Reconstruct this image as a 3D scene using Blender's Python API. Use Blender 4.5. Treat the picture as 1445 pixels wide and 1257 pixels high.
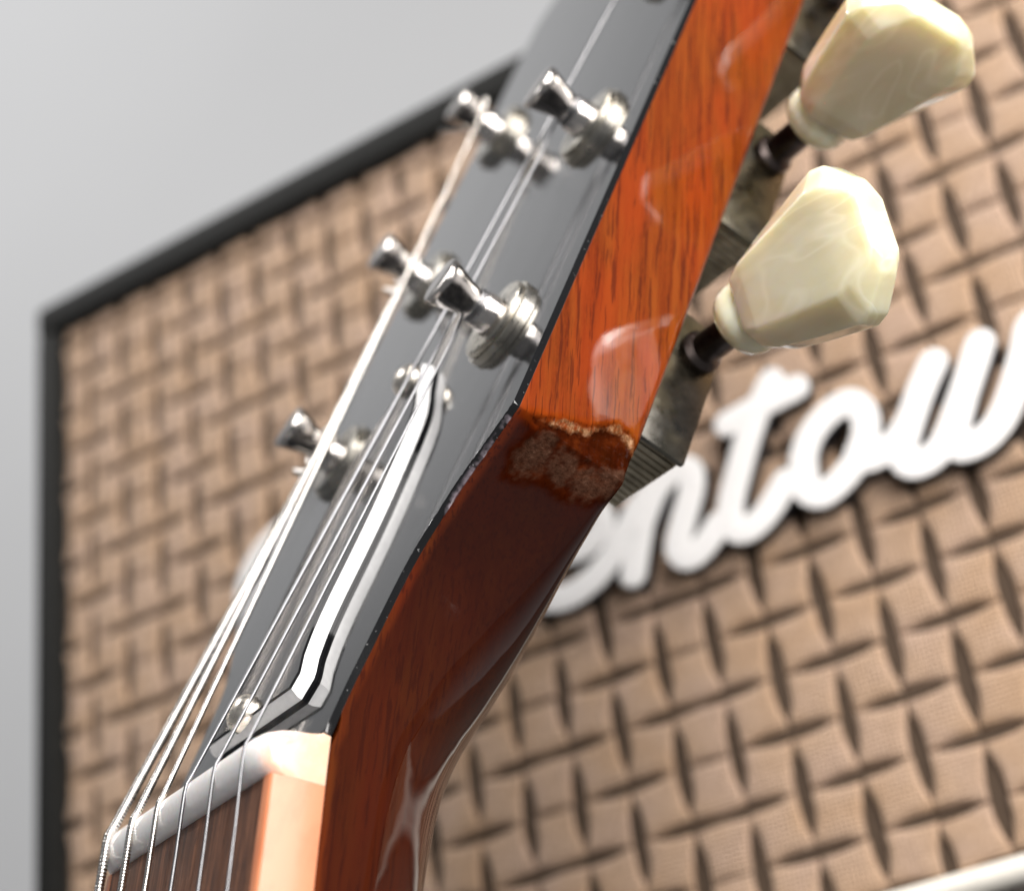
import bpy, bmesh, math, random
from mathutils import Matrix, Vector, noise
random.seed(7)
for o in list(bpy.data.objects): bpy.data.objects.remove(o)
sc = bpy.context.scene
COL = sc.collection

# ------------------------------------------------------------------ frames
# camera frame: x right, y down, z forward (mm).  Guitar frame: x across (treble +), y towards the tip, z out of the face.
RM = Matrix(((0.5258210263, 0.306862171, -0.793314475), (-0.4075214028, -0.727765818, -0.5516187274), (-0.7466180781, 0.6133453531, -0.2576216669)))
TM = Vector((-29.28622313, 35.21147909, 193.73551133))
# amplifier front: x right, y down, z into the cabinet; one weave cell = CELL mm
RA = Matrix(((0.8440935924, 0.1315568465, 0.5198065057), (-0.3646450917, 0.8515877385, 0.3766062675), (-0.3931157137, -0.5074358282, 0.7667913118)))
CELL = 11.0
TA = Vector((7.0782465991, 3.6018958068, 27.8378997091)) * CELL
AX = Matrix(((1, 0, 0), (0, 0, 1), (0, -1, 0)))          # amp frame -> world (z up)
CW = AX @ RA.transposed()                                # camera frame -> world
LIFT = 0.20
def cam_to_world(q): return (CW @ (q - TA)) * 0.001 + Vector((0, 0, LIFT))
def amp_w(i, j, h=0.0):                                   # weave cells, h mm in front of the cloth
    return Vector((i*CELL*.001, -h*.001, -j*CELL*.001 + LIFT))

# ------------------------------------------------------------------ camera
cam = bpy.data.cameras.new('camera'); camo = bpy.data.objects.new('camera', cam); COL.objects.link(camo)
cam.sensor_fit = 'HORIZONTAL'; cam.sensor_width = 36; cam.lens = 62.66
cam.clip_start = 0.01; cam.clip_end = 50
rot = CW @ Matrix(((1, 0, 0), (0, -1, 0), (0, 0, -1)))
camo.matrix_world = Matrix.Translation(cam_to_world(Vector((0, 0, 0)))) @ rot.to_4x4()
cam.dof.use_dof = True; cam.dof.focus_distance = 0.189; cam.dof.aperture_fstop = 17; cam.dof.aperture_blades = 9
sc.camera = camo
sc.render.engine = 'CYCLES'

# ------------------------------------------------------------------ light
w = bpy.data.worlds.new('World'); sc.world = w; w.use_nodes = True
w.node_tree.nodes['Background'].inputs[0].default_value = (0.95, 0.97, 1.0, 1)
w.node_tree.nodes['Background'].inputs[1].default_value = 0.21
def area(name, loc, target, size, power, col, shape='DISK'):
    l = bpy.data.lights.new(name, 'AREA'); l.shape = shape; l.size = size; l.energy = power; l.color = col
    if shape in ('RECTANGLE', 'ELLIPSE'): l.size_y = size*.25
    o = bpy.data.objects.new(name, l); COL.objects.link(o); o.location = loc
    o.rotation_euler = (Vector(target) - Vector(loc)).to_track_quat('-Z', 'Y').to_euler(); return o
area('softbox', (0.42, -0.42, 0.37), (0, 0, 0.17), 0.50, 8.2, (1, .97, .945), 'SQUARE')
area('ceiling_or_fill_lamp', (0.62, -0.60, 1.02), (-.05, 0, 0.25), 0.16, 6.0, (1, .95, .89))
area('ceiling_or_fill_lamp', (0.45, -0.40, 1.20), (0, -0.1, 0.25), 0.14, 4, (1, .95, .89))
area('ceiling_or_fill_lamp', (-1.05, -0.45, 1.75), (-.5, 0.62, 0.5), 0.25, 14.5, (1, .99, .98))  # added fill lamp with no known source, aimed to brighten the wall
sc.view_settings.view_transform = 'Standard'; sc.view_settings.look = 'None'
sc.view_settings.exposure = 0; sc.view_settings.gamma = 1

# ------------------------------------------------------------------ helpers
def new_obj(name, verts, faces, mat, parent=None, smooth=40):
    me = bpy.data.meshes.new(name); me.from_pydata([tuple(v) for v in verts], [], faces); me.validate()
    bm = bmesh.new(); bm.from_mesh(me); bmesh.ops.recalc_face_normals(bm, faces=bm.faces); bm.to_mesh(me); bm.free()
    return link(name, me, mat, parent, smooth)
def link(name, me, mat, parent=None, smooth=40):
    if mat: me.materials.append(mat)
    if smooth:
        me.polygons.foreach_set('use_smooth', [True]*len(me.polygons)); me.set_sharp_from_angle(angle=math.radians(smooth))
    o = bpy.data.objects.new(name, me); COL.objects.link(o)
    if parent: o.parent = parent
    return o
class MB:
    """collects shapes (millimetres) and links them as one mesh (metres)"""
    def __init__(s): s.v = []; s.f = []
    def add(s, vs, fs):
        b = len(s.v); s.v += [Vector(v) for v in vs]; s.f += [tuple(i+b for i in f) for f in fs]; return s
    def grid(s, rows, close_u=False, caps=False):
        n = len(rows[0]); vs = [p for r in rows for p in r]; fs = []
        for a in range(len(rows)-1):
            for k in range(n if close_u else n-1):
                k2 = (k+1) % n; fs.append((a*n+k, a*n+k2, (a+1)*n+k2, (a+1)*n+k))
        if caps: fs.append(tuple(range(n))); fs.append(tuple((len(rows)-1)*n+k for k in range(n)))
        return s.add(vs, fs)
    def lathe(s, prof, M, seg=40):
        rows = [[M @ Vector((max(r, 1e-4)*math.cos(2*math.pi*k/seg), max(r, 1e-4)*math.sin(2*math.pi*k/seg), h)) for k in range(seg)] for r, h in prof]
        return s.grid(rows, True, prof[0][0] > .01 and prof[-1][0] > .01)
    def tube(s, path, rad, seg=8, cap=True):
        path = [Vector(p) for p in path]; rows = []; up = None
        for i, p in enumerate(path):
            t = (path[min(i+1, len(path)-1)] - path[max(i-1, 0)]).normalized()
            if up is None: up = t.orthogonal().normalized()
            up = (up - t*up.dot(t)).normalized(); b = t.cross(up); r = rad[i] if isinstance(rad, (list, tuple)) else rad
            rows.append([p + up*(r*math.cos(2*math.pi*k/seg)) + b*(r*math.sin(2*math.pi*k/seg)) for k in range(seg)])
        return s.grid(rows, True, cap)
    def box(s, lo, hi, bev=0, seg=2):
        bm = bmesh.new(); bmesh.ops.create_cube(bm, size=1)
        for v in bm.verts: v.co = Vector([lo[k] + (v.co[k]+.5)*(hi[k]-lo[k]) for k in range(3)])
        if bev: bmesh.ops.bevel(bm, geom=bm.edges[:], offset=bev, segments=seg, profile=.5, affect='EDGES')
        return s.bm(bm)
    def bm(s, bm):
        bm.verts.index_update(); s.add([v.co.copy() for v in bm.verts], [tuple(v.index for v in f.verts) for f in bm.faces]); bm.free(); return s
    def prism(s, poly, z0, z1, bev=0, seg=2, axis=None):
        """poly (x,y) extruded z0..z1; only the z1 rim is bevelled; axis maps (x,y,z) to a point"""
        bm = bmesh.new(); lo = [bm.verts.new((x, y, z0)) for x, y in poly]; hi = [bm.verts.new((x, y, z1)) for x, y in poly]
        n = len(poly); bm.faces.new(lo[::-1]); bm.faces.new(hi)
        for k in range(n): bm.faces.new((lo[k], lo[(k+1) % n], hi[(k+1) % n], hi[k]))
        if bev:
            es = [e for e in bm.edges if e.verts[0].co.z == z1 and e.verts[1].co.z == z1]
            bmesh.ops.bevel(bm, geom=es, offset=bev, segments=seg, profile=.5, affect='EDGES')
        if axis:
            for v in bm.verts: v.co = Vector(axis(*v.co))
        return s.bm(bm)
    def build(s, name, mat, parent=None, smooth=40):
        return new_obj(name, [v*.001 for v in s.v], s.f, mat, parent, smooth)
def tag(o, label, cat, kind=None):
    if label: o['label'] = label
    if cat: o['category'] = cat
    if kind: o['kind'] = kind
    return o
def catmull(pts, n=8, closed=False):
    pts = [Vector(p) for p in pts]; out = []; m = len(pts)
    for i in range(m if closed else m-1):
        if closed: a, b, c, d = pts[(i-1) % m], pts[i], pts[(i+1) % m], pts[(i+2) % m]
        else: a, b, c, d = pts[max(i-1, 0)], pts[i], pts[i+1], pts[min(i+2, m-1)]
        for k in range(n):
            t = k/n; out.append(.5*((2*b) + (c-a)*t + (2*a-5*b+4*c-d)*t*t + (3*b-a-3*c+d)*t**3))
    if not closed: out.append(pts[-1])
    return out
def lerp(tab, x):
    if x <= tab[0][0]: return tab[0][1]
    for (a, b), (c, d) in zip(tab, tab[1:]):
        if x <= c: return b + (d-b)*(x-a)/(c-a)
    return tab[-1][1]
def smooth(tab, x):                                        # monotone cubic through the table
    n = len(tab)
    if x <= tab[0][0]: return tab[0][1]
    if x >= tab[-1][0]: return tab[-1][1]
    sl = [(tab[k+1][1]-tab[k][1])/(tab[k+1][0]-tab[k][0]) for k in range(n-1)]
    mm = [sl[0]] + [0 if sl[k-1]*sl[k] <= 0 else 2*sl[k-1]*sl[k]/(sl[k-1]+sl[k]) for k in range(1, n-1)] + [sl[-1]]
    for k in range(n-1):
        if x <= tab[k+1][0]:
            h = tab[k+1][0]-tab[k][0]; t = (x-tab[k][0])/h
            return tab[k][1]*(2*t**3-3*t*t+1) + h*mm[k]*(t**3-2*t*t+t) + tab[k+1][1]*(3*t*t-2*t**3) + h*mm[k+1]*(t**3-t*t)
def sstep(a, b, x):
    t = min(max((x-a)/(b-a), 0), 1); return t*t*(3-2*t)

# ------------------------------------------------------------------ materials
class NT:
    def __init__(s, name):
        s.m = bpy.data.materials.new(name); s.m.use_nodes = True; s.t = s.m.node_tree
        s.b = s.t.nodes['Principled BSDF']; s.out = s.t.nodes['Material Output']
    def n(s, typ, **kw):
        o = s.t.nodes.new('ShaderNode'+typ)
        for k, v in kw.items():
            if hasattr(o, k): setattr(o, k, v)
        return o
    def set(s, node, **kw):
        for k, v in kw.items():
            sock = node.inputs[k.replace('_', ' ')]
            if hasattr(v, 'links') or isinstance(v, bpy.types.NodeSocket): s.t.links.new(v, sock)
            else: sock.default_value = (*v, 1) if isinstance(v, tuple) and len(v) == 3 and sock.type == 'RGBA' else v
        return node
    def P(s, **kw): s.set(s.b, **kw); return s
    def coord(s, scale=(1000, 1000, 1000), rot=(0, 0, 0), src='Object'):
        c = s.n('TexCoord'); a = s.n('Mapping'); a.vector_type = 'POINT'
        a.inputs['Scale'].default_value = scale; a.inputs['Rotation'].default_value = rot
        s.t.links.new(c.outputs[src], a.inputs['Vector']); return a.outputs[0]
    def map(s, vec, scale):
        a = s.n('Mapping'); a.inputs['Scale'].default_value = scale; s.t.links.new(vec, a.inputs['Vector']); return a.outputs[0]
    def noise(s, vec, scale=1.0, detail=4.0, rough=.55, dist=0.0):
        a = s.n('TexNoise'); s.t.links.new(vec, a.inputs['Vector']); s.set(a, Scale=scale, Detail=detail, Roughness=rough, Distortion=dist); return a.outputs['Fac']
    def ramp(s, fac, stops, interp='LINEAR'):
        r = s.n('ValToRGB'); s.t.links.new(fac, r.inputs[0]); r.color_ramp.interpolation = interp
        while len(r.color_ramp.elements) < len(stops): r.color_ramp.elements.new(.5)
        for e, (p, c) in zip(r.color_ramp.elements, stops):
            e.position = p; e.color = (*c, 1) if isinstance(c, tuple) else (c, c, c, 1)
        return r.outputs[0]
    def mix(s, fac, a, b, blend='MIX'):
        m = s.n('Mix'); m.data_type = 'RGBA'; m.blend_type = blend; m.clamp_factor = True
        for sock, v in ((m.inputs[0], fac), (m.inputs[6], a), (m.inputs[7], b)):
            if isinstance(v, bpy.types.NodeSocket): s.t.links.new(v, sock)
            else: sock.default_value = (*v, 1) if isinstance(v, tuple) else v
        return m.outputs[2]
    def math(s, op, a, b=0.0):
        m = s.n('Math'); m.operation = op
        for sock, v in ((m.inputs[0], a), (m.inputs[1], b)):
            if isinstance(v, bpy.types.NodeSocket): s.t.links.new(v, sock)
            else: sock.default_value = v
        return m.outputs[0]
    def bump(s, h, strength=.3, dist=.0002, normal=None):
        b = s.n('Bump'); b.inputs['Strength'].default_value = strength; b.inputs['Distance'].default_value = dist
        s.t.links.new(h, b.inputs['Height'])
        if normal: s.t.links.new(normal, b.inputs['Normal'])
        return b.outputs[0]
    def attr(s, name):
        a = s.n('Attribute'); a.attribute_name = name; return a.outputs['Fac']
TILT = math.radians(17)

def wood_mat():
    k = NT('mahogany'); v = k.coord(rot=(-TILT, 0, 0))     # grain runs along the neck, not along the tilted headstock
    v2 = k.n('VectorMath'); v2.operation = 'ADD'
    nz = k.n('TexNoise'); k.t.links.new(k.map(v, (.12, .05, .12)), nz.inputs['Vector'])
    sc2 = k.n('VectorMath'); sc2.operation = 'SCALE'; sc2.inputs[3].default_value = .5
    k.t.links.new(nz.outputs['Color'], sc2.inputs[0]); k.t.links.new(v, v2.inputs[0]); k.t.links.new(sc2.outputs[0], v2.inputs[1]); vv = v2.outputs[0]
    streak = k.noise(k.map(vv, (.9, .03, .9)), 1, 4, .6)
    blot = k.noise(k.map(vv, (.16, .05, .16)), 1, 3, .5)
    pore = k.noise(k.map(vv, (2.8, .085, 2.8)), 1, 2, .5)
    fine = k.noise(k.map(vv, (9, 1.2, 9)), 1, 2, .5)
    base = k.ramp(streak, [(.30, (.08, .0105, .0012)), (.47, (.13, .0235, .0025)), (.62, (.175, .039, .0045))])
    base = k.mix(k.ramp(blot, [(.36, .6), (.56, 0.0)]), base, (.22, .026, .003))
    base = k.mix(k.ramp(fine, [(.35, .35), (.6, 0.)]), base, (.20, .03, .004))
    pm = k.ramp(pore, [(.55, 0.), (.63, 1.)])
    base = k.mix(k.math('MULTIPLY', pm, .66), base, (.045, .006, .002))
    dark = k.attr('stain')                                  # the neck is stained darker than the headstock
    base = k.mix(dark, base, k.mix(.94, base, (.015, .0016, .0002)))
    tan = k.attr('tan'); fuz = k.attr('fuzz'); gouge = k.attr('gouge')
    base = k.mix(k.math('MULTIPLY', gouge, .94), base, k.ramp(k.noise(v, .45, 4, .6), [(.38, (.013, .002, .0005)), (.52, (.024, .0035, .0008)), (.68, (.055, .010, .002))]))
    chips = k.noise(v, .9, 5, .7)
    base = k.mix(k.math('MULTIPLY', tan, k.ramp(chips, [(.38, .1), (.54, 1.)])), base, k.ramp(k.noise(k.map(v, (2.5, .7, 2.5)), 1, 5, .65), [(.35, (.09, .036, .014)), (.5, (.18, .085, .038)), (.68, (.40, .23, .13))]))
    fc = k.ramp(k.noise(v, 1.6, 6, .75), [(.35, (.022, .009, .005)), (.6, (.065, .031, .019)), (.75, (.13, .072, .048))])
    base = k.mix(fuz, base, fc)
    raw = k.math('MAXIMUM', fuz, tan)
    rgh = k.math('ADD', k.math('MULTIPLY', raw, .45), .32)
    wear = k.noise(v, .35, 4, .6)
    bmp = k.bump(chips, .0, .0002)
    bn = k.n('Bump'); bn.inputs['Distance'].default_value = .00025
    k.t.links.new(k.noise(v, 2.4, 5, .7), bn.inputs['Height']); k.t.links.new(k.math('MULTIPLY', k.math('MAXIMUM', raw, k.math('MULTIPLY', gouge, .35)), .9), bn.inputs['Strength'])
    k.P(Specular_IOR_Level=0.0, Base_Color=base, Roughness=rgh, Coat_Weight=k.math('SUBTRACT', .9, k.math('MULTIPLY', k.math('MAXIMUM', raw, k.math('MINIMUM', k.attr('bare'), 1.0)), .86)), Coat_Roughness=k.ramp(wear, [(.4, .03), (.7, .06)]), Normal=bn.outputs[0])
    bc = k.bump(k.noise(v, .10, 2, .4), .05, .002); k.P(Coat_Normal=bc)
    return k.m
def black_lacquer():
    k = NT('black_lacquer'); v = k.coord()
    dust = k.ramp(k.noise(v, 2.2, 2, .5), [(.70, 0.), (.76, 1.)])
    haze = k.noise(k.map(v, (.25, .03, .25)), 1, 4, .6)
    chip = k.attr('worn')
    spk = k.ramp(k.noise(v, .45, 3, .6), [(.44, 0.), (.60, 1.)])
    col = k.mix(k.math('MULTIPLY', dust, .55), (.0035, .0035, .004), (.4, .4, .4))
    col = k.mix(k.math('MULTIPLY', chip, spk), col, (.26, .22, .25))
    k.P(Base_Color=col, Roughness=k.ramp(haze, [(.35, .05), (.65, .13)]), Specular_IOR_Level=.6, Coat_Weight=.4, Coat_Roughness=.03, Normal=k.bump(k.noise(v, .2, 2, .4), .012, .0006))
    return k.m
def metal(name, col, rough, var=.15, dirt=None, scale=.8):
    k = NT(name); v = k.coord(); nz = k.noise(v, scale, 5, .65)
    c = k.ramp(nz, [(.3, tuple(x*(1-var*1.6) for x in col)), (.65, col)])
    if dirt: c = k.mix(k.ramp(k.noise(v, scale*.4, 3), [(.42, 0.), (.62, .8)]), c, dirt)
    k.P(Base_Color=c, Metallic=1.0, Roughness=k.ramp(k.noise(v, scale*2.5, 4), [(.3, max(rough-.06, .03)), (.7, rough+.10)]))
    return k.m
def plain(name, col, rough=.5, coat=0.0, **kw):
    k = NT(name); v = k.coord(); nz = k.noise(v, .8, 4)
    k.P(Base_Color=k.ramp(nz, [(.3, tuple(c*.86 for c in col)), (.7, col)]), Roughness=k.ramp(k.noise(v, 2, 3), [(.3, max(rough-.05, .02)), (.7, rough+.05)]), Coat_Weight=coat, Coat_Roughness=.05, **kw)
    return k.m
def nut_mat():
    k = NT('nut_bone'); v = k.coord()
    sep = k.n('SeparateXYZ'); k.t.links.new(v, sep.inputs[0])
    st = k.ramp(k.math('ADD', k.math('MULTIPLY', sep.outputs[0], .1), k.math('MULTIPLY', k.noise(v, .8, 3), .08)), [(.0, 0.), (1., 1.)])
    fac = k.n('MapRange'); fac.inputs[1].default_value = 21.0; fac.inputs[2].default_value = 22.7
    k.t.links.new(k.math('ADD', sep.outputs[0], k.math('MULTIPLY', k.noise(v, .5, 3), 1.2)), fac.inputs[0])
    col = k.mix(fac.outputs[0], (.90, .875, .86), (.78, .45, .30))
    col = k.mix(k.math('MULTIPLY', k.ramp(k.noise(v, 1.4, 5, .7), [(.5, 0.), (.7, .25)]), 1.0), col, (.62, .52, .44))
    k.P(Base_Color=col, Roughness=.28, Coat_Weight=.5, Coat_Roughness=.1, Subsurface_Weight=.5, Subsurface_Scale=.0012, Subsurface_Radius=(1, .7, .5))
    return k.m
def binding_mat():
    k = NT('lacquered_binding'); v = k.coord()
    st = k.ramp(k.noise(k.map(v, (1, .25, .6)), .8, 4), [(.45, 0.), (.75, .6)])
    k.P(Base_Color=k.mix(st, (.56, .21, .10), (.48, .13, .05)), Roughness=.35, Coat_Weight=.15, Coat_Roughness=.12, Subsurface_Weight=.2, Subsurface_Scale=.0008, Subsurface_Radius=(1, .5, .3))
    return k.m
def pearl_mat():
    k = NT('pearloid'); v = k.coord()
    a = k.noise(k.map(v, (.05, .16, .16)), 1, 4, .5, 1.2); b = k.noise(k.map(v, (.06, .15, .15)), 1, 1, .4, 1.6)
    c = k.ramp(a, [(.32, (.70, .64, .42)), (.5, (.745, .695, .48)), (.66, (.78, .74, .55))])
    c = k.mix(k.ramp(b, [(.49, 0.), (.55, .4), (.61, 0.)]), c, (.90, .87, .70))
    k.P(Base_Color=c, Roughness=.22, Coat_Weight=1.0, Coat_Roughness=.03, Subsurface_Weight=.9, Subsurface_Scale=.005, Subsurface_Radius=(1, .8, .4), IOR=1.5)
    k.P(Coat_Normal=k.bump(k.noise(v, .25, 2, .4), .08, .0008))
    return k.m
def fretboard_mat():
    k = NT('rosewood'); v = k.coord(rot=(-TILT, 0, 0)); s1 = k.noise(k.map(v, (1.4, .07, 1.4)), 1, 5, .6)
    c = k.ramp(s1, [(.3, (.035, .012, .006)), (.5, (.12, .045, .02)), (.68, (.26, .11, .055))])
    pr = k.ramp(k.noise(k.map(v, (4, .35, 4)), 1, 3), [(.56, 0.), (.66, .8)])
    k.P(Base_Color=k.mix(pr, c, (.02, .007, .004)), Roughness=.5, Normal=k.bump(pr, -.3, .0001))
    return k.m
def cloth_mat():
    k = NT('grille_weave'); v = k.coord(src='Object')
    inf = k.n('ObjectInfo'); oi = inf.outputs['Random']; 
    g = k.n('NewGeometry'); vg = k.n('Mapping'); vg.inputs['Scale'].default_value = (1000, 1000, 1000); k.t.links.new(g.outputs['Position'], vg.inputs['Vector']); p = vg.outputs[0]
    wx = k.n('TexWave'); wx.bands_direction = 'X'; wx.inputs['Scale'].default_value = .36; wx.inputs['Distortion'].default_value = .8; wx.inputs['Detail'].default_value = 1
    wz = k.n('TexWave'); wz.bands_direction = 'Z'; wz.inputs['Scale'].default_value = .36; wz.inputs['Distortion'].default_value = .8; wz.inputs['Detail'].default_value = 1
    k.t.links.new(p, wx.inputs['Vector']); k.t.links.new(p, wz.inputs['Vector'])
    th = k.math('MULTIPLY', wx.outputs['Fac'], wz.outputs['Fac'])
    cell = k.noise(k.map(p, (.075, .02, .075)), 1, 2, .5)
    c = k.ramp(cell, [(.36, (.72, .47, .29)), (.5, (.78, .54, .375)), (.64, (.77, .545, .415))])
    c = k.mix(k.ramp(th, [(.0, .85), (.55, 0.)]), c, (.24, .15, .09))
    c = k.mix(k.ramp(k.noise(p, 1.1, 5, .8), [(.38, .55), (.58, 0.)]), c, (.28, .17, .10))
    k.P(Base_Color=c, Roughness=.85, Sheen_Weight=.15, Normal=k.bump(k.math('ADD', th, k.noise(p, 1.6, 3, .7)), .8, .0006))
    return k.m
def wall_mat():
    k = NT('painted_wall'); v = k.coord(scale=(1, 1, 1)); nz = k.noise(v, 3, 4)
    k.P(Base_Color=k.ramp(nz, [(.3, (.50, .505, .515)), (.7, (.52, .525, .535))]), Roughness=.8, Normal=k.bump(k.noise(v, 300, 3), .1, .001))
    return k.m
def tolex(name, col):
    k = NT(name); v = k.coord(scale=(1000, 1000, 1000)); vor = k.n('TexVoronoi'); k.t.links.new(v, vor.inputs['Vector']); vor.inputs['Scale'].default_value = .9
    k.P(Base_Color=k.ramp(k.noise(v, .3, 4), [(.3, tuple(c*.7 for c in col)), (.7, col)]), Roughness=.7, Specular_IOR_Level=.2, Normal=k.bump(vor.outputs['Distance'], .4, .0005))
    return k.m
WOOD = wood_mat(); BLACK = black_lacquer(); NUT = nut_mat(); BIND = binding_mat(); PEARL = pearl_mat(); FRETB = fretboard_mat()
NICKEL = metal('nickel_post', (.60, .56, .53), .17, .12, scale=.5)
BUSH = metal('aged_nickel', (.52, .50, .46), .27, .12, (.42, .38, .31), .25)
CASE = metal('tarnished_casing', (.72, .63, .47), .46, .35, (.26, .22, .15), .35)
COVER = metal('casing_cover', (.19, .18, .16), .30, .3, (.25, .21, .12), .2)
SHAFT = metal('dark_shaft', (.16, .13, .12), .32, .4, (.07, .055, .05), .6)
STEEL = metal('plain_string', (.24, .24, .25), .34, .1)
WOUND = metal('wound_string', (.74, .70, .66), .20, .2)
FRET = metal('fret_wire', (.75, .74, .70), .18, .1)
PLY_B = plain('black_ply', (.006, .006, .007), .11)
SCREW = metal('screw_nickel', (.78, .72, .64), .28, .15)
PLY_W = plain('white_ply', (.88, .88, .89), .35)
CLOTH = cloth_mat(); UNDER = plain('under_cloth', (.062, .038, .022), .9)
TOLEX = tolex('black_tolex', (.009, .009, .008)); TOLEX2 = tolex('grey_tolex', (.10, .085, .075))
PIPE = plain('cream_piping', (.80, .76, .68), .4); LOGOW = plain('white_letter', (.86, .85, .845), .35, .4); LOGOB = plain('letter_edge', (.012, .012, .014), .4)
WALL = wall_mat()

# ------------------------------------------------------------------ wall
WY = 0.62
wall = new_obj('wall', [(-3, WY, -1.5), (3, WY, -1.5), (3, WY, 3), (-3, WY, 3), (-3, WY+.1, -1.5), (3, WY+.1, -1.5), (3, WY+.1, 3), (-3, WY+.1, 3)],
               [(0, 1, 2, 3), (7, 6, 5, 4), (0, 4, 5, 1), (1, 5, 6, 2), (2, 6, 7, 3), (3, 7, 4, 0)], WALL, smooth=0)
wall['kind'] = 'structure'

# ------------------------------------------------------------------ amplifier
I0, I1, J0, J1 = -18.75, 24.0, -15.38, 2.92            # cloth opening in weave cells
amp = bpy.data.objects.new('guitar_amplifier', None); COL.objects.link(amp); amp.location = (I0*CELL*.001, 0, LIFT - 7.2*CELL*.001)
tag(amp, 'guitar amplifier with tan basket weave grille, black frame and white script lettering', 'amplifier')
AOFF = Vector(amp.location)
def amp_build(mb_world, name, mat, parent=None, smooth=40):
    o = new_obj(name, [v - AOFF for v in mb_world.v], mb_world.f, mat, parent or amp, smooth); return o
def abox(mb, i0, i1, j0, j1, h0, h1, bev=0):
    a = amp_w(i0, j1, h1); b = amp_w(i1, j0, h0); return mb.box(a, b, bev, 2)
m = MB(); abox(m, I0-.70, I1+.7, J0-.88, 7.2, -180, -9.2, .004); amp_build(m, 'cabinet', TOLEX)
m = MB(); abox(m, I0-.60, I1+.6, J0-.6, J1+.3, -9, -.05); cloth = amp_build(m, 'grille_cloth', UNDER, smooth=0)
for nm, a in (('frame_side', (I0-.62, I0, J0, 7.2)), ('frame_side', (I1, I1+.62, J0, 7.2)), ('frame_top', (I0-.62, I1+.62, J0-.84, J0-.001))):
    m = MB(); abox(m, *a, -9.1, 4.0, .0012); amp_build(m, nm, TOLEX)
m = MB(); abox(m, I0, I1, J1+.42, 7.2, -9.0, .5, .0015); amp_build(m, 'lower_panel', TOLEX2)
m = MB(); m.tube([amp_w(I0+.02 + (I1-I0-.04)*k/40, J1+.21, .6) for k in range(41)], .0023, 12); amp_build(m, 'piping', PIPE)

def phase(i):                                             # column phase of the weave: every third pair of columns runs in step
    seq = [0, 1, 0, 0, 1, 0, 0, 1, 0]
    if i <= 0:
        tab = {0: 0, -1: 1, -2: 0, -3: 1, -4: 0, -5: 0, -6: 1, -7: 0, -8: 0, -9: 1, -10: 0, -11: 0, -12: 1, -13: 0, -14: 0, -15: 1, -16: 0, -17: 0, -18: 1, -19: 0, -20: 0}
        return tab[max(i, -20)]
    return [1, 0, 0, 1, 0, 0][(i-1) % 6] if i % 6 else 1
def isV(i, j): return (j + phase(i)) % 2 == 0
GV, GH = .148, .108                                       # half gap of upright and level slots (cells)
padcache = {}
def pad_mesh(key):
    """one woven square; each edge opens into a slot near the corners that carry one"""
    if key in padcache: return padcache[key]
    c00, c10, c11, c01 = key                              # corner is upright slot? order: (0,0) (1,0) (1,1) (0,1), y down
    T = .022; pts = []
    def edge(a, b, upright, sa, sb):
        # points from a to b; sa/sb: slot present at the a / b end
        g = GV if upright else GH; L = .80 if upright else .74
        d = (b[0]-a[0], b[1]-a[1]); nx, ny = -d[1], d[0]   # inward normal for the clockwise order used
        def pt(t, o): return (a[0]+d[0]*t+nx*o, a[1]+d[1]*t+ny*o)
        if sa and sb: prof = [(T, g), (.5, g*.7), (1-T, g)]
        elif sa: prof = [(T, g), (.30, g*.95), (.52, g*.72), (L, T)]
        elif sb: prof = [(1-L, T), (.48, g*.72), (.70, g*.95), (1-T, g)]
        else: prof = [(.5, T*1.6)]
        return [pt(t, o) for t, o in prof]
    pts += edge((0, 0), (1, 0), False, not c00, not c10)
    pts += edge((1, 0), (1, 1), True, c10, c11)
    pts += edge((1, 1), (0, 1), False, not c11, not c01)
    pts += edge((0, 1), (0, 0), True, c01, c00)
    # ring loft: base, wall, bevel, dome
    n = len(pts); rings = []
    for ins, h in ((-.02, -.3), (-.006, .12), (.012, .48), (.05, .78), (.11, .93), (.32, .97)):
        ring = []
        for x, y in pts:
            br = (min(x, 1-x) < .04 and .13 < y < .87) or (min(y, 1-y) < .04 and .13 < x < .87)   # shallow seam between squares
            k_ = ins*.55 if br and ins < .2 else ins
            hh = h if (not br or ins >= .2 or h < 0) else max(h, .34)
            ring.append((x + (.5-x)*2*k_, y + (.5-y)*2*k_, hh))
        rings.append(ring)
    vs = [Vector(((x-.5)*CELL*.001, -h*.001, -(y-.5)*CELL*.001)) for r in rings for x, y, h in r]; fs = []
    for a in range(len(rings)-1):
        for k in range(n): fs.append((a*n+k, a*n+(k+1) % n, (a+1)*n+(k+1) % n, (a+1)*n+k))
    fs.append(tuple((len(rings)-1)*n+k for k in range(n)))
    me = bpy.data.meshes.new('weave_square'); me.from_pydata([tuple(v) for v in vs], [], fs)
    bm = bmesh.new(); bm.from_mesh(me); bmesh.ops.recalc_face_normals(bm, faces=bm.faces); bm.to_mesh(me); bm.free()
    me.materials.append(CLOTH); me.polygons.foreach_set('use_smooth', [True]*len(me.polygons)); me.set_sharp_from_angle(angle=math.radians(50))
    padcache[key] = me; return me
camloc = camo.matrix_world.translation; caminv = camo.matrix_world.inverted()
pads = []
for i in range(-19, 24):
    for j in range(-16, 3):
        key = (isV(i, j), isV(i+1, j), isV(i+1, j+1), isV(i, j+1))
        cx = i+.5; cy = j+.5; sx = sy = 1.0
        a, b = max(i, I0), min(i+1, I1); c, d = max(j, J0), min(j+1, J1)
        if b-a < .12 or d-c < .12: continue
        p = amp_w((a+b)/2, (c+d)/2); q = caminv @ p
        x = 2515*q.x/-q.z + 722; y = 628 - 2515*q.y/-q.z
        inside = -60 < x < 1505 and -60 < y < 1317
        pads.append((0 if inside else 1, -q.z, key, p, b-a, d-c))
pads.sort(key=lambda t: (t[0], t[1]))
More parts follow.
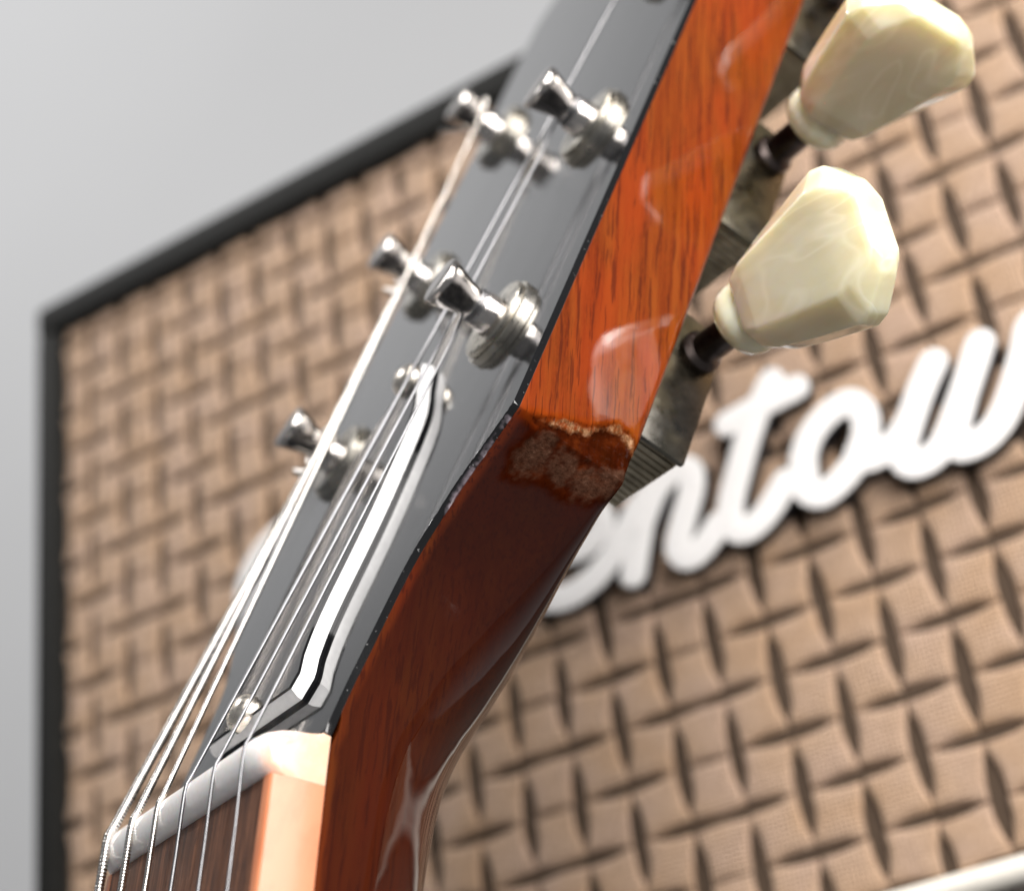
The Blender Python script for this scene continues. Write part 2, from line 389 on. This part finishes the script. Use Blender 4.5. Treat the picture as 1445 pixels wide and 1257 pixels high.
rest_v = []; rest_f = []
for n_, (_, _, key, p, sx, sy) in enumerate(pads):
    me = pad_mesh(key); jit = Vector((random.uniform(-1, 1)*.00022, random.uniform(-1, 1)*.00012, random.uniform(-1, 1)*.00018)); rz = random.uniform(-.014, .014)
    if n_ < 300:
        o = bpy.data.objects.new('weave_square', me); COL.objects.link(o); o.parent = cloth
        o.location = p + jit - AOFF; o.scale = (sx, 1, sy); o.rotation_euler = (random.uniform(-.012, .012), rz, random.uniform(-.012, .012))
    else:
        b = len(rest_v); rest_v += [p + jit + Vector((v.co.x*sx, v.co.y, v.co.z*sy)) - AOFF for v in me.vertices]
        rest_f += [tuple(k+b for k in f.vertices) for f in me.polygons]
o = new_obj('weave_squares', rest_v, rest_f, CLOTH, cloth, 50); o['kind'] = 'stuff'

# lettering: white strokes standing on black edges
logo_strokes = {
 'letter_capital': [[(-13.55, -5.9), (-13.5, -6.45), (-13.2, -6.95), (-12.6, -7.35), (-11.6, -7.55), (-10.4, -7.45), (-9.6, -7.0), (-9.5, -6.3), (-10.2, -5.75), (-11.2, -5.6)],
                    [(-10.9, -7.2), (-11.2, -6.2), (-11.5, -5.0), (-11.7, -4.0), (-11.9, -3.5)], [(-11.0, -5.6), (-9.9, -5.4), (-9.2, -4.9), (-9.3, -4.1), (-10.0, -3.6), (-11.2, -3.5)]],
 'letter_e': [[(-7.2, -4.35), (-6.6, -4.5), (-6.0, -4.42), (-5.68, -4.52), (-5.47, -4.72), (-5.52, -5.0), (-5.95, -5.15), (-6.55, -4.98), (-7.0, -4.55), (-7.1, -4.1), (-6.9, -3.78), (-6.4, -3.62), (-5.85, -3.75), (-5.4, -4.05), (-5.02, -4.44), (-4.7, -4.8)]],
 'letter_n': [[(-4.36, -5.25), (-4.62, -4.64), (-4.85, -4.08), (-5.05, -3.55)], [(-4.72, -4.40), (-4.35, -4.92), (-3.95, -5.16), (-3.62, -5.08), (-3.66, -4.69), (-3.91, -4.21), (-4.12, -3.75), (-4.0, -3.50), (-3.72, -3.53), (-3.3, -3.85)]],
 'letter_t': [[(-1.78, -6.13), (-2.07, -5.77), (-2.4, -5.28), (-2.74, -4.67), (-3.02, -4.09), (-3.04, -3.71), (-2.8, -3.57), (-2.42, -3.72), (-1.95, -4.15)], [(-2.74, -5.66), (-2.3, -5.72), (-1.74, -5.77), (-1.38, -5.80)]],
 'letter_o': [[(-.62, -4.06), (-1.01, -3.79), (-1.38, -3.67), (-1.62, -3.86), (-1.60, -4.1), (-1.54, -4.47), (-1.29, -4.84), (-.89, -5.09), (-.52, -5.12), (-.34, -4.83), (-.40, -4.43), (-.62, -4.06), (-.25, -3.98), (.1, -4.12), (.3, -4.3)]],
 'letter_w': [[(1.02, -5.22), (.72, -4.85), (.42, -4.41), (.13, -3.89), (.19, -3.60), (.5, -3.56), (.86, -3.78), (1.33, -4.43), (1.85, -5.22)], [(1.33, -4.43), (1.0, -3.80), (1.06, -3.55), (1.4, -3.53), (1.77, -3.74), (2.12, -4.16), (2.5, -4.78), (2.75, -5.2), (3.15, -5.15), (3.35, -4.9)]],
}
def ribbon(mb, path, hw, h0, h1, dome):
    """rounded stroke lying on the cloth: flat sides, slightly domed top, round ends (world metres)"""
    prof = [(-1, 0), (-1, 1), (-.8, 1+dome*.7), (0, 1+dome), (.8, 1+dome*.7), (1, 1), (1, 0)]
    def st(p, n, s): return [amp_w(p.x+n.x*a*s*hw, p.y+n.y*a*s*hw, h0+(h1-h0)*b if b <= 1 else h1+(b-1)*(h1-h0)) for a, b in prof]
    rows = []; P = path; m_ = len(P)
    t0 = (P[1]-P[0]).normalized(); t1 = (P[-1]-P[-2]).normalized()
    for k in range(7, 0, -1): a = k/7*math.pi/2; rows.append(st(P[0]-t0*hw*math.sin(a), Vector((-t0.y, t0.x, 0)), max(math.cos(a), .02)))
    for k in range(m_):
        t = (P[min(k+1, m_-1)]-P[max(k-1, 0)]).normalized(); rows.append(st(P[k], Vector((-t.y, t.x, 0)), 1))
    for k in range(1, 8): a = k/7*math.pi/2; rows.append(st(P[-1]+t1*hw*math.sin(a), Vector((-t1.y, t1.x, 0)), max(math.cos(a), .02)))
    mb.grid(rows, False)
logo = None
m = MB(); cnt = 0
allw = {}
for nm, strokes in logo_strokes.items():
    mw, mk = MB(), MB()
    for st_ in strokes:
        pth = catmull([(x, y, 0) for x, y in st_], 8); cnt += 1; dz = cnt*.015
        ribbon(mk, pth, .258, .2, 4.3+dz, .01); ribbon(mw, pth, .246, 4.1+dz, 4.8+dz, .2)
    edge_o = amp_build(mk, 'letter_edge', LOGOB, smooth=40)
    o = amp_build(mw, nm, LOGOW, edge_o, smooth=60)
    edge_o.name = nm + '_base'

# ------------------------------------------------------------------ guitar
GR = CW @ RM
gm = Matrix.Translation(cam_to_world(TM)) @ GR.to_4x4()
gtr = bpy.data.objects.new('electric_guitar', None); COL.objects.link(gtr); gtr.matrix_world = gm
tag(gtr, 'electric guitar neck and headstock with chipped mahogany corner, black glossy face and pearl tuner buttons', 'guitar')
C17, S17 = math.cos(TILT), math.sin(TILT)
def nk(v, s, n): return Vector((v, -s*C17 - n*S17, -s*S17 + n*C17))     # neck coordinates: s towards the body, n out of the board
HWT = [(-160, 25.5), (-3, 22.1), (0, 22.1), (4, 22.3), (8.6, 22.9), (13, 23.4), (16.8, 24.0), (20.1, 25.0), (23.5, 26.9), (26.6, 29.0), (30.4, 32.1), (32.6, 34.0), (34.7, 35.72), (180, 38.6)]
def hwid(s): return lerp(HWT, s) if s > 34.7 else smooth(HWT[:-1], s)
TH = 15.4
DT = [(-160, 19), (-30, 18.3), (-8, 19.2), (5, 19.9), (14, 19.8), (20, 19.0), (26, 17.3), (30, 16.1), (33, 15.45), (190, 15.4)]
RXT = [(-160, 24.5), (-30, 21), (-5, 19.5), (6, 16), (17, 11), (26, 6), (31, 2.8), (33.8, 1.3), (36, .9), (190, .9)]
RYT = [(-160, 15.5), (-30, 15), (-5, 14.5), (6, 12.5), (17, 9.5), (26, 5.2), (31, 2.5), (33.8, 1.3), (36, .9), (190, .9)]
def U2(px, py, v=35.4):                                   # photo pixel -> (s, w) on the side of the headstock
    Cc = -(RM.transposed() @ TM); r = RM.transposed() @ Vector(((px-722.5)/2515, (py-628.5)/2515, 1)); k = (v-Cc.x)/r.x; p = Cc + r*k; return p.y, p.z
def poly_sd(poly, x, y):                                   # signed distance, positive inside
    ins = False; d = 1e9; n = len(poly)
    for i in range(n):
        x1, y1 = poly[i]; x2, y2 = poly[(i+1) % n]
        if (y1 > y) != (y2 > y) and x < (x2-x1)*(y-y1)/(y2-y1)+x1: ins = not ins
        dx, dy = x2-x1, y2-y1; t = max(0, min(1, ((x-x1)*dx+(y-y1)*dy)/(dx*dx+dy*dy))); d = min(d, math.hypot(x-x1-t*dx, y-y1-t*dy))
    return d if ins else -d
gpoly = [U2(*p) for p in ((742, 585), (768, 590), (798, 594), (830, 603), (846, 599), (866, 601), (886, 611), (897, 628), (903, 645), (896, 662), (880, 688), (852, 694), (815, 682), (796, 664), (770, 655), (745, 648), (742, 625), (760, 605))]
tpoly = [U2(*p) for p in ((757, 591), (795, 591), (826, 602), (850, 599), (870, 601), (887, 612), (898, 632), (902, 648), (896, 652), (888, 636), (878, 622), (862, 613), (846, 611), (828, 619), (800, 612), (775, 605))]
fpolys = [[U2(*p) for p in q] for q in (((746, 620), (762, 613), (785, 614), (791, 628), (786, 640), (768, 654), (748, 644)), ((785, 640), (800, 628), (817, 642), (822, 658), (812, 672), (796, 660)), ((818, 668), (832, 655), (860, 662), (884, 668), (890, 680), (868, 692), (832, 690)))]

# sections of the neck and headstock
S = [-160, -120, -90, -70, -55, -45, -38, -32, -28, -24, -20, -17, -14, -11.5] + [-9 + k*.9 for k in range(0, 33)]
S = [s for s in S if s < 20.5] + [20.5 + .8*k for k in range(0, 8)] + [27 + .24*k for k in range(0, 33)] + [34.72 + .22*k for k in range(0, 33)] + [43, 46, 50, 56, 64, 74, 86, 100, 115, 130, 145, 160, 172]
S = sorted(set(round(s, 3) for s in S))
NS, NB = 62, 30
rows = []; meta = []
for s in S:
    hw = hwid(s); D = smooth(DT, s); rx = min(smooth(RXT, s), hw-.3); ry = smooth(RYT, s)
    th = TILT if s <= 0 else TILT*(1-sstep(-6, 30, s))/(1-sstep(-6, 30, 0))
    top = -.05-.8*sstep(-4.5, -1.2, s)
    half = []
    for k in range(NS): half.append((hw, top + (-(D-ry)-top)*k/(NS-1)))
    for k in range(1, 15): a = k/14*math.pi/2; half.append((hw-rx*(1-math.cos(a)), -(D-ry)-ry*math.sin(a)))
    for k in range(1, 6): half.append(((hw-rx)*(1-k/5), -D))
    other = [(-x, n) for x, n in reversed(half[:-1])]
    sec = half + other
    row = []
    for x, n in sec:
        if s <= 0: p = nk(x, -s, n)
        else: p = Vector((x, s - n*math.sin(th), n*math.cos(th)))
        row.append(p)
    rows.append(row)
# ease the bend between neck and headstock along the back, where the wood is carved to a sweep
src = [[p.copy() for p in row] for row in rows]
for a, s_ in enumerate(S):
    if -30 < s_ < 30:
        for k in range(len(rows[a])):
            dp = (src[a][k]-src[a][0]).length if k < len(rows[a])//2 else (src[a][k]-src[a][-1]).length
            f = sstep(3, 11, dp)*sstep(-30, -18, s_)*(1-sstep(20, 30, s_))
            if f <= 0: continue
            acc = Vector(); wt = 0
            for b in range(1, len(S)-1):
                if abs(S[b]-s_) < 18:
                    g = math.exp(-((S[b]-s_)/6.5)**2)*(S[b+1]-S[b-1]); acc += src[b][k]*g; wt += g
            rows[a][k] = src[a][k].lerp(acc/wt, f)
nP = len(rows[0])
stain, tan, fuzz, gouge, bare = [], [], [], [], []
for row, s in zip(rows, S):
    for k, p in enumerate(row):
        tn = fz = gg = br_ = 0.0
        if p.x > 20 and 26 < p.y < 44:
            y, z = p.y, p.z
            wob = noise.noise(Vector((y*.8, z*.8, 3.1)))*.7 + noise.noise(Vector((y*2.6, z*2.6, 1.7)))*.45 + noise.noise(Vector((y*5, z*5, 1.7)))*.25
            d = poly_sd(gpoly, y, z) + wob*.5
            gg = sstep(-.3, .6, d); br_ = sstep(-1.2, -.3, d)
            dt = poly_sd(tpoly, y, z) + wob*.6 - .28; tn = sstep(-.15, .2, dt)
            df = max(poly_sd(q, y, z) for q in fpolys) + wob*1.1 + .1; fz = sstep(-.5, .5, df)*(.75+.25*noise.noise(Vector((y*3, z*3, 4.4))))
            rough = noise.noise(Vector((y*1.5, z*1.5, 8)))*.35 + noise.noise(Vector((y*4, z*4, 5)))*.16
            dep = gg*(.42 + .25*sstep(0, 2.0, d)) + gg*rough*.28 - tn*.22*(1+rough*1.6) - fz*(.20+.30*rough)
            dep *= .35+.65*sstep(31.5, 34.5, y)
            if gg > 0 or tn > 0 or fz > 0: p.x -= dep; p.y += dep*.12
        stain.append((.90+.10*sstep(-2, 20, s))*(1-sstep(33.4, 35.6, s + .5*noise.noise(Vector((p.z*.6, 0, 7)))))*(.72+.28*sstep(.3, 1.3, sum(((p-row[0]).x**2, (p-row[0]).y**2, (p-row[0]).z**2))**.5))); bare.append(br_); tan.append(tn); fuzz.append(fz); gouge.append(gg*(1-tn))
        # a little unevenness along the worn front edge of the flare
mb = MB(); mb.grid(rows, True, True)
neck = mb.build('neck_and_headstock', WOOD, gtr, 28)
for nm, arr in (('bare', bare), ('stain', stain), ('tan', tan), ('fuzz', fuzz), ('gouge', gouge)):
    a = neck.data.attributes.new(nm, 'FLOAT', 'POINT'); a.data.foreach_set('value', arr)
# open-book tip, closes the headstock above the photograph's edge
tip = [(-38.6, 171.9), (-38.6, 178), (-34, 184), (-26, 188), (-15, 187), (-7, 183.5), (0, 182), (7, 183.5), (15, 187), (26, 188), (34, 184), (38.6, 178), (38.6, 171.9)]
m = MB(); m.prism([(x, y) for x, y in tip], -TH, -.85); o = m.build('headstock_tip', WOOD, gtr, 30)
# black face
face = [(hwid(s)-.02, s) for s in [-2.6] + [x for x in S if x > -2 and x < 172]] + [(x-.02 if x > 0 else x+.02, y) for x, y in tip[::-1]] + [(-hwid(s)+.02, s) for s in reversed([-2.6] + [x for x in S if x > -2 and x < 172])]
fz_ = []
for x, y in face:
    if x > 20 and 23 < y < 34.2:
        x += noise.noise(Vector((y*1.4, 0, 0)))*.30 - .12 + (-.28 if 24.5 < y < 29.5 else 0)
    fz_.append((x, y))
m = MB(); m.prism(fz_, -.85, 0, .2, 3); fo = m.build('face_veneer', BLACK, gtr, 35)
for pl in fo.data.polygons:
    if abs(pl.normal.z) > .99: pl.use_smooth = False
wv = []
for v in fo.data.vertices:
    x, y, z = v.co*1000
    wv.append(.9 if z < -.5 and x > hwid(y)-1.2 and 24 < y < 33.5 else 0.0)
a = fo.data.attributes.new('worn', 'FLOAT', 'POINT'); a.data.foreach_set('value', wv)

# fretboard, binding, frets, nut
def neck_slab(mb, v0, v1, s0, s1, n0, n1, taper=0.0, seg=1):
    rows_ = []
    for k in range(seg+1):
        s = s0+(s1-s0)*k/seg; g = taper*(s-s0)/(s1-s0)
        rows_.append([nk(v0-g if v0 < 0 else v0+g, s, n0), nk(v1+g if v1 > 0 else v1-g, s, n0), nk(v1+g if v1 > 0 else v1-g, s, n1), nk(v0-g if v0 < 0 else v0+g, s, n1)])
    return mb.grid(rows_, True, True)
m = MB(); neck_slab(m, -20.5, 20.5, 8.05, 160, .0, 5.75, 3.3); m.build('fretboard', FRETB, gtr, 0)
for sg in (1, -1):
    m = MB(); rr = []
    for s in (8.02, 160):
        g = 3.3*(s-8)/152; prof = [(20.52, 0), (22.12, 0), (22.12, 5.35), (21.98, 5.65), (21.7, 5.8), (20.52, 5.8)]
        rr.append([nk(sg*(x+g), s, n) for x, n in prof])
    m.grid(rr, True, True); m.build('binding', BIND, gtr, 50)
for q in (1, 2, 3):
    s = 8 + 628*(1-2**(-q/12)); hw = 20.3+3.3*(s-8)/152; m = MB()
    m.grid([[nk(v, s+1.3*math.cos(a), 5.6+1.15*math.sin(a)) for a in [math.pi*t/8 for t in range(9)]] for v in (-hw, hw)], False, False); m.build('fret', FRET, gtr)
prof = [(2.75, .85), (2.85, 3.0), (3.15, 5.2), (3.7, 6.6), (4.5, 7.25), (5.6, 7.35), (6.9, 7.1), (7.75, 6.5), (7.98, 5.9), (7.98, .0), (2.9, .0)]
vs = [-22.1, -21.9, -21.3, -20.3, -18.5] + [k*1.0 for k in range(-18, 19)] + [18.5, 20.3, 21.3, 21.9, 22.1]
rr = []
vs = [-22.1, -22.0, -21.8, -21.4, -20.9, -20.3, -18.5] + [k*1.0 for k in range(-18, 19)] + [18.5, 20.3, 20.9, 21.4, 21.8, 22.0, 22.1]
for v in vs:
    e = max(0, abs(v)-18.2)/3.9; drop = .9*e*e; x_ = max(0, abs(v)-20.9)/1.2; ins = 1.2*(1-math.sqrt(max(0, 1-x_*x_)))
    row = []
    for s, n in prof:
        top = sstep(1.5, 6.5, n)
        row.append(nk(v, s + (.8*ins if s < 5.3 and n > 2 else 0), n - drop*top - ins*top))
    rr.append(row)
m = MB(); m.grid(rr, True, True); m.build('nut', NUT, gtr, 50)

# truss rod cover: black top on a white layer on a thin black base
half = [(0, 62.0), (1.6, 61.0), (3.0, 58.5), (4.6, 55.2), (6.8, 51.6), (8.4, 48.2), (9.2, 44.5), (9.6, 40), (10.1, 32), (9.9, 25), (9.5, 19), (9.7, 14.5), (10.6, 10.6), (11.9, 8.2), (12.2, 7.2), (11.2, 4.9), (6, 4.9), (0, 4.9)]
right = [(p.x, p.y) for p in catmull([(x, y, 0) for x, y in half[:13]], 4)] + half[13:]
outline = right + [(-x, y) for x, y in reversed(right[1:-1])]
def shrink(o_, d):
    n = len(o_); out = []
    for k in range(n):
        a = Vector(o_[k-1]); b = Vector(o_[k]); c = Vector(o_[(k+1) % n]); t = (c-a).normalized(); out.append((b.x + (t.y*-d), b.y + (t.x*d)))
    return out
area2 = sum(outline[k-1][0]*outline[k][1]-outline[k][0]*outline[k-1][1] for k in range(len(outline)))
sgn = 1 if area2 > 0 else -1
m = MB(); m.prism(outline, .02, .41); trc = m.build('truss_rod_cover', PLY_B, gtr, 30)
m = MB(); m.grid([[Vector((x, y, h)) for x, y in shrink(outline, sgn*d)] for d, h in ((.04, .42), (.10, 1.0), (.65, 1.88))], True, True); m.build('white_bevel', PLY_W, trc, 30)
m = MB(); o2 = shrink(outline, sgn*.67); m.prism(o2, 1.89, 2.2, .1, 2); cf = m.build('cover_face', PLY_B, trc, 30)
for pl in cf.data.polygons:
    if abs(pl.normal.z) > .99: pl.use_smooth = False
for (sv, su) in ((0, 58.0), (-1.0, 6.3)):
    m = MB(); M_ = Matrix.Translation((sv, su, 2.15)); m.lathe([(2.3, -.3), (2.3, .3), (2.12, .95), (1.6, 1.5), (.9, 1.78), (.45, 1.82), (.4, 1.4), (0, 1.35)], M_, 28); m.build('screw', SCREW, trc, 35)

# tuning machines
US = [56.45, 93.3, 130.1]; VP = [20.75, 21.9, 23.0]
def rotbtn(phi): return Matrix.Rotation(phi, 4, 'Z')
def button_mesh():
    """pearl keystone knob: local z outwards along the shaft, x across the width, y through the thickness"""
    bm = bmesh.new()
    # outline half width along z, with half thickness
    st = [(2.7, 3.7, 3.3), (3.4, 4.9, 3.9), (5.4, 6.0, 4.2), (9.4, 7.3, 3.9), (16.6, 9.2, 3.6), (18.4, 8.7, 3.3), (21.2, 5.6, 2.4), (21.8, 4.2, 2.0)]
    rows = []
    for z, hx, hy in st:
        f = .66
        rows.append([(hx, hy*.42, z), (hx*f, hy*.96, z), (0, hy*.94, z), (-hx*f, hy*.96, z), (-hx, hy*.42, z), (-hx, -hy*.42, z), (-hx*f, -hy*.96, z), (0, -hy*.94, z), (hx*f, -hy*.96, z), (hx, -hy*.42, z)])
    vv = [[bm.verts.new(p) for p in r] for r in rows]
    for a in range(len(rows)-1):
        for k in range(10): bm.faces.new((vv[a][k], vv[a][(k+1) % 10], vv[a+1][(k+1) % 10], vv[a+1][k]))
    bm.faces.new(vv[0][::-1]); bm.faces.new(vv[-1])
    bmesh.ops.recalc_face_normals(bm, faces=bm.faces)
    bmesh.ops.bevel(bm, geom=[e for e in bm.edges if e.calc_face_angle(0) > .2], offset=.8, segments=4, profile=.55, affect='EDGES', clamp_overlap=True)
    bmesh.ops.subdivide_edges(bm, edges=bm.edges[:], cuts=1, use_grid_fill=True)
    for _ in range(3): bmesh.ops.smooth_vert(bm, verts=bm.verts[:], factor=.5, use_axis_x=True, use_axis_y=True, use_axis_z=True)
    return MB().bm(bm)
BTN = button_mesh()
PHI = {(1, 0): math.radians(125.7), (1, 1): math.radians(13), (1, 2): math.radians(70), (-1, 0): math.radians(20), (-1, 1): math.radians(-50), (-1, 2): math.radians(80)}
post_prof = [(0, 9.62), (2.6, 9.62), (2.98, 9.52), (3.1, 9.25), (3.0, 8.6), (2.66, 7.5), (2.32, 6.5), (2.14, 5.7), (2.0, 5.1), (1.96, 4.6), (2.0, 4.1), (2.25, 3.65), (2.45, 3.3), (2.48, .5)]
bush_prof = [(2.6, .6), (2.6, 1.62), (2.9, 1.68), (4.85, 1.78), (5.25, 1.7), (5.38, 1.52), (5.38, 1.08), (5.2, 1.0), (5.2, .92), (5.75, .88), (5.86, .76), (5.86, .02)]
for sg in (1, -1):
    for i in range(3):
        u0, v0 = US[i], VP[i]*sg; du = u0-US[0]
        def mir(p): return Vector((p[0]*sg, p[1], p[2]))
        dv = VP[i]-VP[0]; zb = -TH
        # casing behind the headstock, ribbed at the end
        m = MB(); m.box((16.0+dv, 46.9+du, -24.0), (29.0+dv, 67+du, zb-.02), .7, 2)
        for k in range(11): a = 16.5+dv+k*1.13; m.box((a, 46.62+du, -23.6), (a+.78, 46.95+du, zb-.02), .1, 1)
        m.v = [mir(p) for p in m.v]; tm = m.build('tuning_machine', CASE, gtr, 35)
        m = MB(); m.box((29.15+dv, 46.55+du, -24.15), (30.1+dv, 67.3+du, zb-.02), .38, 2); m.v = [mir(p) for p in m.v]; m.build('casing_cover', COVER, tm, 35)
        M1 = Matrix.Translation((30.0+dv, 62.4+du, -21.0)) @ Matrix.Rotation(math.pi/2, 4, 'Y')      # z along +x
        m = MB(); m.lathe([(2.75, 0), (2.75, 1.2), (2.25, 1.7), (2.05, 1.9), (2.0, 9.6)], M1, 24); m.v = [mir(p) for p in m.v]; m.build('shaft', SHAFT, tm, 35)
        M2 = Matrix.Translation((38.7+dv, 62.4+du, -21.0)) @ Matrix.Rotation(math.pi/2, 4, 'Y') @ rotbtn(PHI[(sg, i)]) @ Matrix.Diagonal((1.05, 1.05, 1.08, 1))
        m = MB(); m.add([M2 @ v for v in BTN.v], BTN.f)
        m.v = [mir(p) for p in m.v]; btn = m.build('button', PEARL, tm, 75)
        m = MB(); m.lathe([(2.1, -.5), (3.2, -.45), (4.0, -.05), (4.35, .8), (4.3, 1.7), (3.85, 2.4), (3.5, 2.7), (3.5, 3.2)], M2, 32); m.v = [mir(p) for p in m.v]; m.build('collar', PEARL, btn, 60)
        m = MB(); m.lathe(bush_prof, Matrix.Translation((v0, u0, 0)), 44); m.build('bushing', BUSH, tm, 30)
        m = MB(); m.lathe(post_prof, Matrix.Translation((v0, u0, 0)), 40); m.build('string_post', NICKEL, tm, 35)

# strings: low E .. high E
SV = [-18.6, -11.3, -3.9, 3.6, 11.1, 18.4]
RAD = [.58, .45, .33, .22, .19, .165]
POST = [(-1, 0), (-1, 1), (-1, 2), (1, 2), (1, 1), (1, 0)]
def coil(cv, cu, r, a0, turns, w0, w1, step=14):
    n = int(abs(turns)*step); return [Vector((cv+r*math.cos(a0+2*math.pi*turns*k/n), cu+r*math.sin(a0+2*math.pi*turns*k/n), w0+(w1-w0)*k/n)) for k in range(n+1)]
for k in range(6):
    sg, i = POST[k]; pu, pv = US[i], VP[i]*sg; r = RAD[k]; nn = 7.28+r*.5
    rw = 1.97 + r
    w0 = [4.6, 4.7, 5.4, 4.3, 4.3, 4.3][k]
    run = [nk(SV[k]*(1+.0022*(s-8)), s, nn - .1 - (s-8)*.004) for s in (160, 120, 80, 50, 30, 18, 12)] + [nk(SV[k], 8.2, nn-.03), nk(SV[k], 7, nn+.0), nk(SV[k], 5.5, nn+.03), nk(SV[k], 4.4, nn-.05), nk(SV[k]*.999, 3.5, nn-.42)]
    a0 = math.pi if sg > 0 else 0.0; rot_ = -1 if sg > 0 else 1
    tang = Vector((pv + rw*math.cos(a0), pu, w0))
    start = run[-1]; span = [start.lerp(tang, t/14) for t in range(1, 14)]
    if k == 2:
        tail = [tang, tang + Vector((.5, 1.6, .5)), tang + Vector((.3, 2.2, .55)), tang + Vector((-.4, 1.9, .5)), tang + Vector((-1.6, .2, .5)), tang + Vector((-3.2, -2.2, .6)), tang+Vector((-3.7, -2.7, .8)), tang + Vector((-5.2, -2.6, 2.0)), tang + Vector((-7.0, -2.5, 3.3))]
        tail = tail[:1] + catmull(tail[1:], 5)
    elif k < 2:
        c_ = coil(pv, pu, rw, a0, rot_*1.72, w0, w0-.85-r, 24)
        e = c_[-1]; tail = c_ + [e + Vector((.2*sg, -.7, .15)), e + Vector((-.5, -1.3, .7)), e + Vector((-1.0, -1.6, 1.5)), e + Vector((-1.4, -1.8, 2.3))]
        tail = c_[:-1] + catmull([c_[-1]] + tail[len(c_):], 4)
    else:
        tail = coil(pv, pu, rw, a0, rot_*2.9, w0+.3, w0+.3-r*2.3*2.9, 22)
    path = run + span + tail
    # resample
    dense = []; step = .085 if k < 3 else .6
    for a, b in zip(path, path[1:]):
        L = (b-a).length; vis = a.y > -30; st_ = step if vis else 3.0
        n = max(1, int(L/st_)); dense += [a.lerp(b, t/n) for t in range(n)]
    dense.append(path[-1]); m = MB()
    if k < 3:
        pitch = [.42, .36, .30][k]; acc = 0; rad = []
        for a in range(len(dense)):
            if a: acc += (dense[a]-dense[a-1]).length
            rad.append(r*(.86 + .15*abs(math.sin(math.pi*acc/pitch))))
        m.tube(dense, rad, 8); m.build('string', WOUND, gtr, 80)
    else:
        m.tube(dense, r, 8); m.build('string', STEEL, gtr, 60)
